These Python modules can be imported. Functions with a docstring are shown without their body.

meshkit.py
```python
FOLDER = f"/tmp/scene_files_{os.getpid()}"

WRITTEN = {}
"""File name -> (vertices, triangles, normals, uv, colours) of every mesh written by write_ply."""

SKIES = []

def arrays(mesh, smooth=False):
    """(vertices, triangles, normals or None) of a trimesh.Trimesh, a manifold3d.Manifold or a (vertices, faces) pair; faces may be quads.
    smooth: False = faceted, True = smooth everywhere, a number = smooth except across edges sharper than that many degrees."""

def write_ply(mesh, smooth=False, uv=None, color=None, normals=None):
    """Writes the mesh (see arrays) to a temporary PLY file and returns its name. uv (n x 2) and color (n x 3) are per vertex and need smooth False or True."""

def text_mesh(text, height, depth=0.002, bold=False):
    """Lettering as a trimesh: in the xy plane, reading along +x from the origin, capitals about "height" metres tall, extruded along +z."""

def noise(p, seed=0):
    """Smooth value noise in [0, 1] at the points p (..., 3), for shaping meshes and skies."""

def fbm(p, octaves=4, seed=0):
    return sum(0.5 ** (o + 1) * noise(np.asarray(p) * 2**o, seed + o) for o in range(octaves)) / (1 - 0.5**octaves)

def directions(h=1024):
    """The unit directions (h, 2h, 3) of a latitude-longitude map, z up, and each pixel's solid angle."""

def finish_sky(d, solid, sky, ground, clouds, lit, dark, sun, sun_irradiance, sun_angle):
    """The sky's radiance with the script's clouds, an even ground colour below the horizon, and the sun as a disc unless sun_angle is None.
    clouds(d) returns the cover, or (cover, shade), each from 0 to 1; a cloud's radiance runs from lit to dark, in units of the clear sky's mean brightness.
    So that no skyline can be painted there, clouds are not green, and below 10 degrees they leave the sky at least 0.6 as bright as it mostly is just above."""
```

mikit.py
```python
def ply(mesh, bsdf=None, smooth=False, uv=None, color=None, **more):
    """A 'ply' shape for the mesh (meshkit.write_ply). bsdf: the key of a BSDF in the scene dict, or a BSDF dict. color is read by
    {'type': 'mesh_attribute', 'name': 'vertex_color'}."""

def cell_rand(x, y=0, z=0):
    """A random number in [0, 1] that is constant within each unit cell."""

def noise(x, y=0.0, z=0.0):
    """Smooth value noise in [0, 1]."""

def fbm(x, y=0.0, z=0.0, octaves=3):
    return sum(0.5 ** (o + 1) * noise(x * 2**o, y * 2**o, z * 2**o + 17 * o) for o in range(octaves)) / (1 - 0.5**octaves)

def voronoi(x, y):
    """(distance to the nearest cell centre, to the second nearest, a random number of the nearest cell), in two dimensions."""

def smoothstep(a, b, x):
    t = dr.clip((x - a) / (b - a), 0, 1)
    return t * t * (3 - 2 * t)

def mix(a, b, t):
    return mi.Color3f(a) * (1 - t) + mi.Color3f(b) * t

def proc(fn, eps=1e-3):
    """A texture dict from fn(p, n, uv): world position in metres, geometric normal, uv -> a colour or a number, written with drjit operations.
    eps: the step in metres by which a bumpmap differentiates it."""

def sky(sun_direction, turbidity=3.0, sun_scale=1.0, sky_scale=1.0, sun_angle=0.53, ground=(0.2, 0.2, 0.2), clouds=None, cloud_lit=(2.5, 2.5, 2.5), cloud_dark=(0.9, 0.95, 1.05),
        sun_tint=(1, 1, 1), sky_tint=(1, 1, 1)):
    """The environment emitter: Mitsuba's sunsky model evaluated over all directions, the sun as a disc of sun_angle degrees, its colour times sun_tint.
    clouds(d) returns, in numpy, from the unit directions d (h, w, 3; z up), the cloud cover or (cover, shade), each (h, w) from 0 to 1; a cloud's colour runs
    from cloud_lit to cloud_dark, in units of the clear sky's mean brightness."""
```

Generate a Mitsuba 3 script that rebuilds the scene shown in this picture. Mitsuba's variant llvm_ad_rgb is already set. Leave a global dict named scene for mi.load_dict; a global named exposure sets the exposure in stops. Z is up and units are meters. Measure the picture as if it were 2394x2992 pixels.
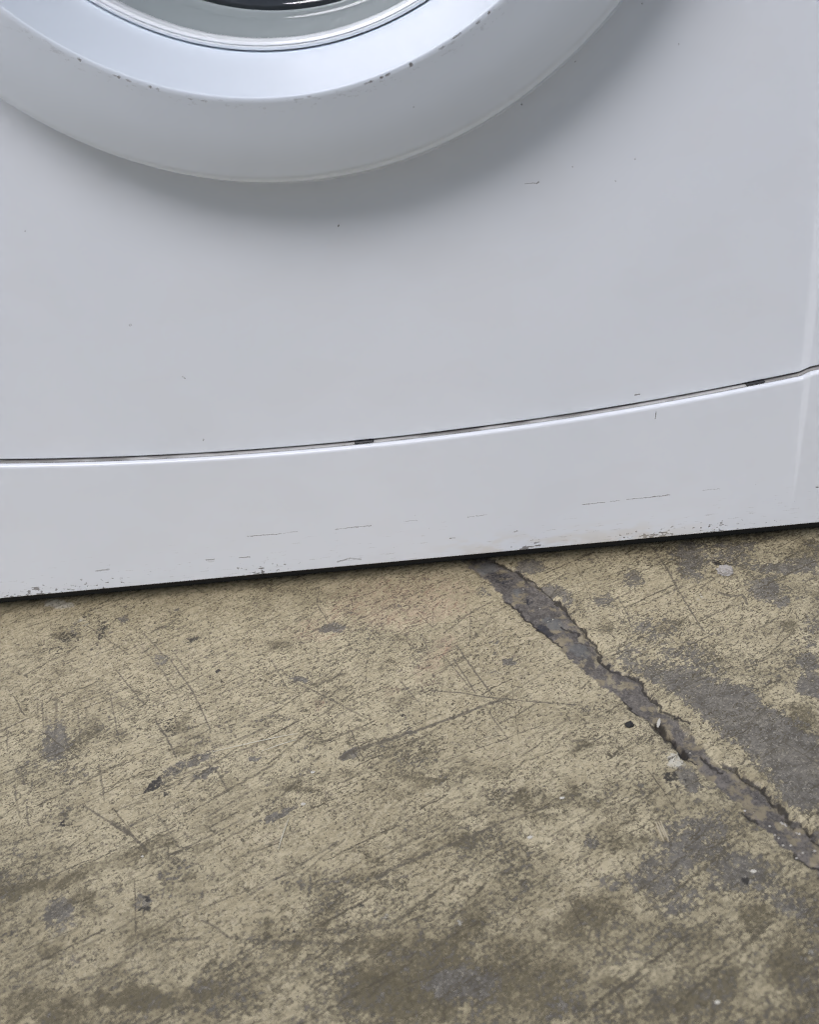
import math, random
import numpy as np, trimesh, drjit as dr, mitsuba as mi, mikit, meshkit
from mikit import noise, fbm, cell_rand, smoothstep, mix
T = mi.ScalarTransform4f

# ------------------------------------------------------------------ camera, sky, exposure
EYE = np.array([0.05657, -0.5531, 0.38689])
FWD = np.array([-0.044521, 0.854937, -0.516818])
UP = np.array([0.094338, 0.518617, 0.849786])
scene = {'camera': {'type': 'thinlens', 'fov': 44.13, 'fov_axis': 'x', 'aperture_radius': 0.0017, 'focus_distance': 0.60,
                    'near_clip': 0.01, 'far_clip': 200.0,
                    'to_world': T().look_at(origin=EYE.tolist(), target=(EYE + FWD).tolist(), up=UP.tolist())}}


def overcast(d):
    """A closed cloud deck, brightest overhead and darker towards the horizon (standard overcast sky)."""
    el = np.clip(d[..., 2], 0, 1)
    broken = meshkit.fbm(d * np.array([2.2, 2.2, 3.0]), 3, seed=5)
    return np.ones(d.shape[:2]), np.clip(1.0 - el ** 0.8 + 0.35 * (broken - 0.5), 0, 1)


scene['sky'] = mikit.sky((-0.44, -0.82, 1.16), turbidity=3, sun_scale=0.3, sky_scale=0.34, sun_angle=28, sun_tint=(0.86, 1.0, 1.38), clouds=overcast,
                         cloud_lit=(2.5, 2.8, 3.4), cloud_dark=(0.62, 0.79, 1.02), ground=(0.2, 0.19, 0.17))
exposure = 2.55
labels = {}
rng = np.random.default_rng(7)


# ------------------------------------------------------------------ helpers
def add(key, mesh, mat, smooth=False, **lab):
    scene[key] = mikit.ply(mesh, mat, smooth=smooth)
    if lab:
        labels[key] = lab


def grid(P):
    """P (rows, cols, 3) -> mesh of two triangles per cell."""
    n, m = P.shape[:2]
    i = np.arange(n * m).reshape(n, m)
    a, b, c, d = i[:-1, :-1].ravel(), i[:-1, 1:].ravel(), i[1:, 1:].ravel(), i[1:, :-1].ravel()
    return trimesh.Trimesh(P.reshape(-1, 3), np.vstack([np.stack([a, b, c], 1), np.stack([a, c, d], 1)]), process=False)


def fillet(path, radii, n=6):
    """Round the corners of a 2-D polyline."""
    path = [np.array(p, float) for p in path]
    out = [path[0]]
    for k in range(1, len(path) - 1):
        p, a, b = path[k], path[k - 1] - path[k], path[k + 1] - path[k]
        la, lb = np.linalg.norm(a), np.linalg.norm(b)
        t = min(radii[k - 1], 0.48 * la, 0.48 * lb)
        if t <= 0:
            out.append(p)
            continue
        s, e = p + a / la * t, p + b / lb * t
        for u in np.linspace(0, 1, n):
            out.append((1 - u) ** 2 * s + 2 * u * (1 - u) * p + u * u * e)
    out.append(path[-1])
    return np.array(out)


def lathe(profile, zc, n=288):
    """profile of (radius, distance in front of the panel) turned about the door's axis."""
    th = np.linspace(0, 2 * np.pi, n + 1)
    r, d = profile[:, 0][:, None], profile[:, 1][:, None]
    P = np.stack([r * np.cos(th), -d + 0 * th, zc + r * np.sin(th)], -1)
    return grid(P)


def sstep(a, b, x):
    t = np.clip((x - a) / (b - a), 0, 1)
    return t * t * (3 - 2 * t)


def box(lo, hi, bevel=0.0):
    import manifold3d as m3
    lo, hi = np.array(lo, float), np.array(hi, float)
    if bevel <= 0:
        return trimesh.creation.box(bounds=[lo, hi])
    pts = []
    for k in range(3):
        l, h = lo + bevel, hi - bevel
        l[k], h[k] = lo[k], hi[k]
        pts += [[(l, h)[a][0], (l, h)[b][1], (l, h)[c][2]] for a in (0, 1) for b in (0, 1) for c in (0, 1)]
    return trimesh.convex.convex_hull(np.array(pts))


SCRATCHES = [(-0.1512,-0.0325,-0.1361,-0.0531,0.00022,0.7),
(-0.1361,-0.0531,-0.1276,-0.0628,0.00022,0.7),
(-0.1276,-0.0628,-0.1113,-0.0893,0.00022,0.7),
(-0.1113,-0.0893,-0.1016,-0.1073,0.00022,0.7),
(-0.1016,-0.1073,-0.0915,-0.1295,0.00022,0.7),
(-0.1497,-0.0465,-0.1312,-0.0722,0.0003,0.45),
(-0.1312,-0.0722,-0.1169,-0.0957,0.0003,0.45),
(-0.1169,-0.0957,-0.1131,-0.1058,0.0003,0.45),
(-0.1277,-0.0543,-0.1122,-0.0791,0.00017,0.6),
(-0.1611,-0.0674,-0.1494,-0.0837,0.0002,0.7),
(-0.1494,-0.0837,-0.1356,-0.1023,0.0002,0.7),
(-0.1598,-0.0888,-0.152,-0.1091,0.0002,0.6),
(-0.152,-0.1091,-0.1439,-0.1308,0.0002,0.6),
(-0.1257,-0.1176,-0.1165,-0.1315,0.00025,0.8),
(-0.1165,-0.1315,-0.1078,-0.1485,0.00025,0.8),
(-0.0913,-0.1528,-0.0829,-0.1619,0.00025,0.6),
(-0.0829,-0.1619,-0.0736,-0.1786,0.00025,0.6),
(-0.2186,-0.1135,-0.2042,-0.1053,0.0002,0.8),
(-0.1859,-0.0994,-0.1669,-0.0914,0.0002,0.7),
(-0.2038,-0.1565,-0.1801,-0.1474,0.00025,0.5),
(-0.1801,-0.1474,-0.1595,-0.1377,0.00025,0.5),
(-0.151,-0.1495,-0.1408,-0.1757,0.0002,0.6),
(-0.1169,-0.1683,-0.106,-0.1627,0.0003,0.55),
(-0.106,-0.1627,-0.0923,-0.1574,0.0003,0.55),
(-0.0923,-0.1574,-0.0653,-0.1438,0.0003,0.55),
(-0.0907,-0.1457,-0.0559,-0.1287,0.00025,0.55),
(-0.1206,-0.1336,-0.1054,-0.1278,0.0002,0.6),
(-0.0991,-0.172,-0.0901,-0.1599,0.00025,0.6),
(-0.1484,-0.1161,-0.1269,-0.1027,0.0002,0.5),
(-0.1269,-0.1027,-0.1064,-0.0956,0.0002,0.5),
(-0.1963,-0.1444,-0.1905,-0.1568,0.0002,0.6),
(-0.1952,-0.1586,-0.1888,-0.1728,0.0002,0.6),
(-0.0994,-0.0734,-0.0872,-0.0622,0.0002,0.6),
(-0.1478,-0.0945,-0.118,-0.0899,0.0002,0.35),
(-0.0163,-0.159,-0.0096,-0.1544,0.00075,0.8),
(-0.0096,-0.1544,0.0145,-0.1465,0.00075,0.8),
(0.0145,-0.1465,0.0453,-0.1353,0.0005,0.8),
(0.0453,-0.1353,0.0643,-0.1274,0.0005,0.8),
(0.0643,-0.1274,0.0762,-0.1237,0.0005,0.8),
(0.0332,-0.1115,0.0508,-0.1158,0.00022,0.75),
(0.0508,-0.1158,0.0596,-0.1196,0.00022,0.75),
(0.0596,-0.1196,0.0792,-0.1254,0.00022,0.75),
(0.0413,-0.0806,0.0523,-0.1044,0.0002,0.7),
(0.0523,-0.1044,0.0547,-0.1102,0.0002,0.7),
(0.0477,-0.0852,0.0588,-0.1175,0.0002,0.7),
(0.0502,-0.0736,0.0576,-0.0938,0.00025,0.75),
(0.0576,-0.0938,0.0677,-0.1193,0.00025,0.75),
(0.0637,-0.1299,0.0726,-0.1534,0.0002,0.6),
(0.0155,-0.1009,0.0279,-0.1241,0.0002,0.6),
(-0.0488,-0.0925,-0.0358,-0.1026,0.00025,0.6),
(-0.0358,-0.1026,-0.0202,-0.1154,0.00025,0.6),
(-0.0202,-0.1154,-0.0033,-0.1306,0.00025,0.6),
(-0.0387,-0.0184,-0.0313,-0.0357,0.0002,0.8),
(-0.0389,0.0013,-0.0388,-0.0166,0.0002,0.6),
(-0.0765,-0.1203,-0.0476,-0.1066,0.0002,0.5),
(-0.0476,-0.1066,-0.0195,-0.0906,0.0002,0.5),
(-0.0274,-0.1315,-0.0127,-0.1203,0.00025,0.55),
(-0.0739,-0.1396,-0.0541,-0.1243,0.00025,0.55),
(-0.0729,-0.1471,-0.0501,-0.1375,0.0003,0.5),
(0.0601,-0.0689,0.0734,-0.0486,0.0006,0.35),
(0.0606,-0.0385,0.0586,-0.0702,0.00017,0.5),
(0.037,-0.0332,0.0365,-0.0513,0.00017,0.5),
(0.0293,-0.0598,0.0324,-0.0741,0.00017,0.6),
(-0.0634,-0.0715,-0.051,-0.0992,0.0002,0.5),
(0.026,-0.0837,0.0427,-0.0695,0.0006,0.3),
(0.0604,-0.1204,0.1159,-0.1348,0.00022,0.7),
(0.0041,-0.2383,0.0198,-0.2303,0.00045,0.75),
(0.0198,-0.2303,0.0447,-0.2206,0.00045,0.75),
(0.0447,-0.2206,0.0614,-0.2129,0.00045,0.75),
(0.0614,-0.2129,0.0795,-0.2067,0.00025,0.6),
(0.0795,-0.2067,0.1018,-0.2008,0.00025,0.6),
(0.0834,-0.2451,0.1039,-0.234,0.0003,0.5),
(0.1063,-0.1613,0.1227,-0.1604,0.00025,0.6),
(0.0555,-0.2564,0.063,-0.2624,0.00025,0.6),
(0.0046,-0.2652,0.0432,-0.2686,0.00017,0.5),
(-0.1526,-0.1772,-0.133,-0.192,0.00025,0.7),
(-0.1332,-0.1912,-0.122,-0.1993,0.0006,0.85),
(-0.122,-0.1993,-0.1102,-0.2116,0.0003,0.8),
(-0.0757,-0.2542,-0.0684,-0.2586,0.00022,0.7),
(-0.0684,-0.2586,-0.0608,-0.2653,0.00022,0.7),
(-0.0905,-0.2628,-0.0751,-0.2637,0.00035,0.6),
(-0.061,-0.2641,-0.0467,-0.2672,0.00025,0.55),
(-0.0467,-0.2672,-0.0038,-0.2726,0.00025,0.55),
(-0.0245,-0.2636,0.0151,-0.2659,0.00025,0.6),
(-0.0552,-0.2419,-0.0393,-0.2319,0.00025,0.65),
(-0.0393,-0.2319,-0.0151,-0.2153,0.00025,0.65),
(-0.0581,-0.2455,-0.0542,-0.2406,0.0002,0.5),
(-0.021,-0.2502,0.0203,-0.2287,0.00028,0.6),
(-0.1497,-0.1511,-0.1408,-0.176,0.0002,0.6),
(-0.1947,-0.1601,-0.184,-0.1828,0.0002,0.6),
(-0.1834,-0.1747,-0.1778,-0.1881,0.0002,0.6),
(-0.1095,-0.1889,-0.0949,-0.2102,0.0002,0.55),
(-0.1886,-0.2009,-0.1613,-0.193,0.00025,0.45),
(-0.1348,-0.1847,-0.0945,-0.1643,0.00025,0.5),
(-0.1236,-0.1953,-0.0832,-0.1706,0.0002,0.5),
(-0.0846,-0.1931,-0.0632,-0.1778,0.00025,0.6),
(-0.0446,-0.1765,-0.0455,-0.1925,0.0002,0.5),
(-0.1267,-0.2898,-0.1168,-0.2795,0.0004,0.5),
(-0.1168,-0.2795,-0.1008,-0.2655,0.0004,0.5),
(-0.0566,-0.2877,-0.0448,-0.283,0.00035,0.6),
(-0.0994,-0.2177,-0.0808,-0.2231,0.0002,0.5),
(-0.0976,-0.2151,-0.0757,-0.2032,0.0003,0.45),
(-0.0757,-0.2032,-0.0657,-0.1966,0.0003,0.45),
(-0.0615,-0.2193,-0.0346,-0.2059,0.00025,0.5),
(0.186,0.0111,0.1899,-0.0139,0.0003,0.7),
(0.1899,-0.0139,0.1917,-0.0401,0.0003,0.7),
(0.1917,-0.0401,0.194,-0.0618,0.00025,0.75),
(0.194,-0.0618,0.1964,-0.0798,0.00025,0.75),
(0.1535,-0.0401,0.1562,-0.059,0.0002,0.6),
(0.1562,-0.059,0.1553,-0.0844,0.0002,0.6),
(0.2194,-0.1119,0.2349,-0.1043,0.0003,0.5),
(0.2155,-0.0438,0.2208,-0.049,0.00045,0.85),
(0.2208,-0.049,0.2285,-0.0487,0.00045,0.85),
(0.2285,-0.0487,0.2287,-0.058,0.00045,0.85),
(0.1472,0.0126,0.1486,-0.0008,0.0002,0.5),
(-0.2006,-0.0906,-0.1915,-0.1174,0.00025,0.5),
(-0.1924,-0.0888,-0.1808,-0.1315,0.00035,0.5),
(-0.1789,-0.119,-0.1716,-0.1363,0.00025,0.5),
(-0.1764,-0.0992,-0.1671,-0.1281,0.00025,0.45),
(-0.2046,-0.0873,-0.1996,-0.1018,0.0002,0.4),
(-0.2158,-0.1106,-0.2081,-0.132,0.0002,0.6),
(-0.1955,-0.0996,-0.1831,-0.1374,0.0003,0.4),
(-0.1705,-0.1013,-0.1655,-0.1193,0.0003,0.35)]

STAINS = [(-0.184,-0.1222,141.9,33.3,-13.3,-57.4,0,0.75),
(-0.1632,-0.1234,154.5,41.1,-10.4,-86.6,1,0.5),
(-0.1944,-0.1261,216.2,67.8,-15.5,-131.4,1,0.4),
(-0.1014,-0.1546,66.5,31,113.1,-237.3,0,0.78),
(-0.1031,-0.155,64.6,30.3,169.7,-356,2,0.36),
(-0.1156,-0.1662,134.5,94,209.8,-209.4,2,0.62),
(-0.115,-0.1652,143.8,100.2,225.6,-225,0,0.7),
(-0.0899,-0.1611,145.5,72,167.3,-294.3,0,0.9),
(-0.0899,-0.1611,181.9,90,286.8,-504.6,2,0.4),
(-0.1348,-0.0595,180.6,36.7,-19.7,-144.1,0,0.6),
(-0.1956,-0.0176,207.4,77.9,22.4,-152,3,0.35),
(-0.1982,-0.0198,156,59.3,19.6,-133.7,0,0.5),
(-0.202,-0.0294,157.7,44.7,-23.8,-167.6,2,0.6),
(-0.2011,-0.0287,105,29.7,-17.2,-120.4,1,0.7),
(-0.1812,-0.024,251.9,6.6,-57.6,-91.4,2,0.58),
(-0.2068,-0.0417,120.1,48.4,27.2,-188.3,2,0.4),
(-0.2453,0.0028,150.7,64.7,37.6,-249.6,2,0.35),
(-0.197,-0.0044,148.5,70.8,97.9,-186.4,2,0.4),
(-0.2041,-0.0437,87.3,36.9,38.5,-184.8,1,0.6),
(-0.1822,-0.0403,240.6,62.9,-29,-206.5,2,0.4),
(-0.1685,-0.0147,207.4,70.3,32.6,-221.6,0,0.9),
(-0.1359,-0.0117,271.7,94.5,79.6,-253.1,0,0.7),
(-0.0963,-0.0776,517.6,264.4,433.5,-508.5,2,0.95),
(-0.1174,-0.0438,201,67.9,104.8,-346.8,2,0.6),
(-0.118,-0.1237,119.6,-26.9,-104.4,-130.1,2,0.38),
(-0.1453,-0.0842,136.8,30.8,-36.2,-278,1,0.6),
(-0.2012,-0.0673,142.1,58.2,42.8,-302.9,1,0.6),
(-0.0641,-0.1541,349,-2.7,-147.9,-429.6,0,0.9),
(-0.2197,0.0098,104.5,25.2,-67.1,-236.9,3,0.8),
(-0.1061,-0.1187,271,48.4,-15.6,-127.4,1,0.5),
(-0.0915,-0.1058,133.8,28.4,0.1,-287.1,1,0.5),
(-0.1042,-0.1392,186.3,33.8,-27.3,-232.2,1,0.55),
(-0.1314,-0.1576,127.1,45.4,51.9,-401.8,1,0.5),
(-0.0267,-0.0454,132.4,11.4,-13.3,-218.8,0,0.9),
(-0.0441,-0.0917,226.7,-8,-152.2,-392.4,0,0.8),
(-0.0072,-0.1204,313.8,-71.1,-259.5,-403.3,2,0.55),
(0.018,-0.13,1123.9,-7.5,-107.3,-866.9,2,1),
(0.0715,-0.0213,190,-30.4,-92.9,-231.3,0,0.9),
(0.0801,-0.0925,315.7,-30.1,-42.9,-315.2,0,0.9),
(0.0724,-0.0834,481,-40.1,-66.7,-483,0,0.8),
(0.0723,-0.0737,289.9,8.3,75,-552.2,0,0.7),
(0.07,-0.1011,319.1,10.6,52.8,-398,0,0.5),
(-0.0641,-0.154,359.6,44,-44.2,-385.2,0,0.9),
(-0.0121,-0.1571,199.7,73.2,155.3,-289,0,0.85),
(0.0214,-0.1442,383.1,-4.6,-48.9,-407.4,0,0.8),
(0.0106,-0.0572,168.5,0.7,-36.2,-253.3,1,0.5),
(-0.058,-0.0569,166.8,34.5,28.5,-203.8,1,0.45),
(0.0146,-0.023,23.1,1.2,-0.2,-38.4,4,0.45),
(-0.038,-0.0438,58.2,7.1,-0.4,-101,4,0.35),
(0.0385,-0.0795,50.7,23.7,86,-76.8,4,0.4),
(-0.0341,-0.1123,181,12.8,-23.6,-186.1,4,0.5),
(0.0332,-0.0962,89.3,-2.5,-15.7,-117.5,4,0.3),
(0.0108,-0.11,181.6,0.7,-31.6,-245.1,4,0.35),
(-0.0594,-0.01,28.5,2.7,-7.8,-51.3,1,0.3),
(-0.0193,-0.0942,133,13.9,-0.1,-348.9,1,0.5),
(0.0307,-0.1568,252.6,57.7,123.4,-322.5,1,0.5),
(0.023,-0.1811,44.5,2.8,7.6,-256.8,1,0.7),
(0.0579,-0.1743,82.3,10.1,38.2,-156.4,1,0.6),
(0.1106,-0.1684,82.2,2.9,89,-367.3,1,0.6),
(0.1581,-0.1917,308,30.2,68.4,-151.4,0,1),
(0.1606,-0.1946,218.6,20.6,59.8,-133.2,0,0.9),
(0.1564,-0.1801,226.5,-53.1,-21.3,-185.8,3,0.7),
(0.1517,-0.1919,261.7,-60.5,-26.9,-241.7,2,0.75),
(0.1546,-0.1956,165.9,-153.4,-214.6,-126.6,2,0.4),
(0.079,-0.2001,131,-14.5,-10.7,-100.1,1,0.5),
(0.1032,-0.1993,87.6,-13.3,-25.8,-239.1,1,0.5),
(0.1176,-0.2042,159.4,-28.3,-16.2,-151.8,1,0.45),
(0.0309,-0.2283,57.9,22.3,148.6,-272.6,1,0.6),
(0.1111,-0.2272,171.4,-113.5,-52.5,-55.4,1,0.6),
(0.12,-0.2311,139.5,-26.6,-16.6,-166.9,1,0.6),
(0.1061,-0.2282,377.4,-62.2,-18.9,-189,0,0.6),
(0.1343,-0.2471,60.2,14.4,46.7,-88.6,0,0.6),
(0.1532,-0.2315,58.2,2.1,25.1,-77.6,0,0.5),
(0.1368,-0.2611,98.5,-8.3,14.5,-128.3,0,0.55),
(0.1669,-0.2502,72.9,-20.7,-9.7,-101.9,0,0.45),
(0.1103,-0.2518,173.6,-31.2,-22.5,-240.4,0,0.6),
(0.0925,-0.2703,32.3,7.8,45.3,-108.5,1,0.55),
(0.0504,-0.2626,145.9,-10.2,-6.1,-68.6,1,0.6),
(0.0518,-0.2892,27.2,-6.5,-20.7,-73.8,1,0.5),
(0.0212,-0.2973,54.8,-0.8,-7.6,-96.3,1,0.7),
(0.0406,-0.2954,77.7,-4.2,-11.5,-143.1,0,0.5),
(0.168,-0.2769,140.5,-88.6,-47.6,-81,1,0.5),
(0.1476,-0.3073,163,-45.3,-17.8,-224.2,1,0.55),
(0.1306,-0.3137,141.1,-34.7,-14.2,-184.4,1,0.6),
(0.1733,-0.3003,134,-118.1,-60.7,-66.1,1,0.5),
(0.1102,-0.3044,160.7,-32,-35.1,-443.8,1,0.5),
(0.1804,-0.2651,57.5,-48.2,-127.9,-127.4,0,0.4),
(0.0114,-0.2618,216.9,0.9,-30.3,-342.8,3,0.25),
(0.0422,-0.2659,439.8,-24,-33.7,-382.2,3,0.25),
(0.1845,-0.2948,240,-83,-23.6,-283.1,3,0.2),
(0.1697,-0.256,632.3,-185.2,-48.9,-520.8,2,0.75),
(-0.1701,-0.2272,51.8,30.5,70.8,-216,1,0.75),
(-0.1425,-0.2207,48.8,24.6,59.9,-220.4,1,0.6),
(-0.1102,-0.2116,64.2,22.7,30.3,-247.5,1,0.6),
(-0.108,-0.1746,491.7,97.3,-46.8,-432.5,2,0.5),
(-0.1591,-0.1901,615,177.3,-50.6,-492.1,2,0.6),
(-0.1454,-0.2454,160.1,46.8,-8.6,-96.7,0,0.7),
(-0.1284,-0.2431,146.6,38.1,-13.8,-153.2,1,0.6),
(-0.106,-0.2418,232,50.7,-21.6,-237.9,0,0.85),
(-0.1041,-0.2463,261.7,87.8,49.9,-672.1,2,0.8),
(-0.1053,-0.2399,439.3,95.1,-57.6,-630.1,2,0.7),
(-0.1022,-0.2544,79.2,41.4,40.5,-113.7,1,0.65),
(-0.1448,-0.2606,129.3,38.8,-23.2,-272.6,1,0.5),
(-0.0342,-0.2634,387.4,35.2,-35.7,-410.3,2,0.5),
(-0.0254,-0.2662,312.1,23.3,-29.8,-345.4,1,0.8),
(-0.0408,-0.2616,308.5,31.8,-50.8,-582.4,1,0.6),
(-0.0387,-0.1788,222.6,19.1,-25.6,-234.6,1,0.6),
(-0.0045,-0.2517,351.9,11.9,-35.6,-391.9,2,0.5),
(-0.0464,-0.1955,98.5,39.8,175.6,-405,0,0.8),
(-0.0799,-0.2073,117.6,43.4,62.8,-256.5,1,0.6),
(-0.1036,-0.2724,120.4,87.1,184.2,-287.7,1,0.6),
(-0.0994,-0.2909,48.4,17.2,15.9,-219.2,1,0.8),
(-0.141,-0.2942,48.3,15.1,-11.9,-155,1,0.7),
(-0.0774,-0.2871,80.2,27.4,24.2,-214.4,1,0.5),
(0.0069,-0.2928,76.4,1,-8.2,-102,1,0.75),
(0.0025,-0.2743,104.7,26.7,59.2,-273.1,1,0.6),
(-0.0748,-0.1846,61.1,21.1,24,-95.4,1,0.35),
(-0.0134,-0.175,32.1,3.5,1.1,-198.6,1,0.4),
(0.0038,-0.2271,292.1,5.1,-34.9,-358.1,1,0.6),
(-0.0867,-0.2295,209.2,98.6,144.7,-394.1,1,0.5),
(0.2426,-0.0465,121.1,-50.5,-38.9,-76.7,0,0.85),
(0.2487,-0.0589,195.3,-84.4,-70.3,-140.6,0,0.8),
(0.1673,-0.0227,147.6,-62.5,-81,-89.1,0,0.75),
(0.2053,-0.0164,125.9,-31.2,-11.5,-70.9,0,0.6),
(0.2072,0.0059,183.5,-44.7,-16.9,-100.3,0,0.5),
(0.222,-0.0032,44.7,-11.8,-12.8,-76.8,0,0.45),
(0.262,-0.0256,52.2,-18.6,-46,-174.3,0,0.65),
(0.1448,-0.0431,211.8,-37.2,-26.3,-172.6,0,0.75),
(0.2715,-0.0256,89.1,-30.1,-21,-129.4,0,0.5),
(0.2482,0.0039,185,-54.7,-34.1,-200.4,0,0.4),
(0.1765,-0.0729,118.3,-40.3,-63.7,-137.4,1,0.5),
(0.2526,-0.0839,202.6,-91.8,-54.5,-112.9,1,0.65),
(0.1847,-0.066,605,-77.4,9.4,-70,1,0.5),
(0.1403,-0.0636,199.6,-34.9,-35.6,-243.6,1,0.5),
(0.1654,-0.0713,243.1,-51.4,-36,-248.1,0,0.7),
(0.1552,-0.1008,136.5,-44.2,-54.9,-125.6,0,0.6),
(0.1471,-0.0896,138.3,-26.4,-27.4,-196.5,0,0.4),
(0.1658,-0.1131,99.4,-22.4,-18.7,-140,0,0.6),
(0.2465,-0.1156,187.7,-64.9,-19,-139.7,0,0.8),
(0.2574,-0.0885,210.6,-73.3,-9.3,-64.4,0,0.4),
(0.2028,-0.0469,337.4,-86,-53.1,-346.1,3,0.3),
(0.2261,-0.0143,160,-52.1,-91.8,-274,2,0.6),
(0.1578,-0.1061,53.8,-28.7,-67.7,-66.9,0,0.6),
(0.1774,-0.125,43.1,-26.9,-69.7,-59.6,0,0.75),
(0.1931,-0.148,32.3,-26,-54,-33.3,0,1),
(0.2072,-0.1711,30.6,-28.2,-56.5,-30,0,1),
(0.2169,-0.1921,38.4,-39.1,-55.3,-26.4,0,0.95),
(0.2101,-0.2054,57.1,-58.9,-88.7,-44.4,0,0.6),
(0.2407,-0.1333,130.7,-45.3,-13.5,-103,0,0.7),
(0.2256,-0.1593,92.9,-56.2,-85.9,-108.1,1,0.4),
(0.1709,-0.0775,43.2,-19.9,-50.6,-59.9,0,0.4),
(0.1754,-0.1001,73.8,-17.3,-12.9,-93.9,0,0.45),
(0.1872,-0.1122,125.4,-32.2,-16.3,-121.5,0,0.4),
(0.103,0.0026,113.3,-18.5,-37.6,-116.2,0,0.85),
(0.1163,-0.0279,106.2,-25.7,-76.9,-161.6,0,0.8),
(0.1225,-0.0378,266.8,-38.6,-20.1,-131.6,0,0.6),
(0.1443,-0.0411,168,-29.4,-24.3,-158.9,0,0.6),
(0.0717,-0.0223,213.7,-27.4,-88.7,-289.1,0,0.85)]
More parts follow.
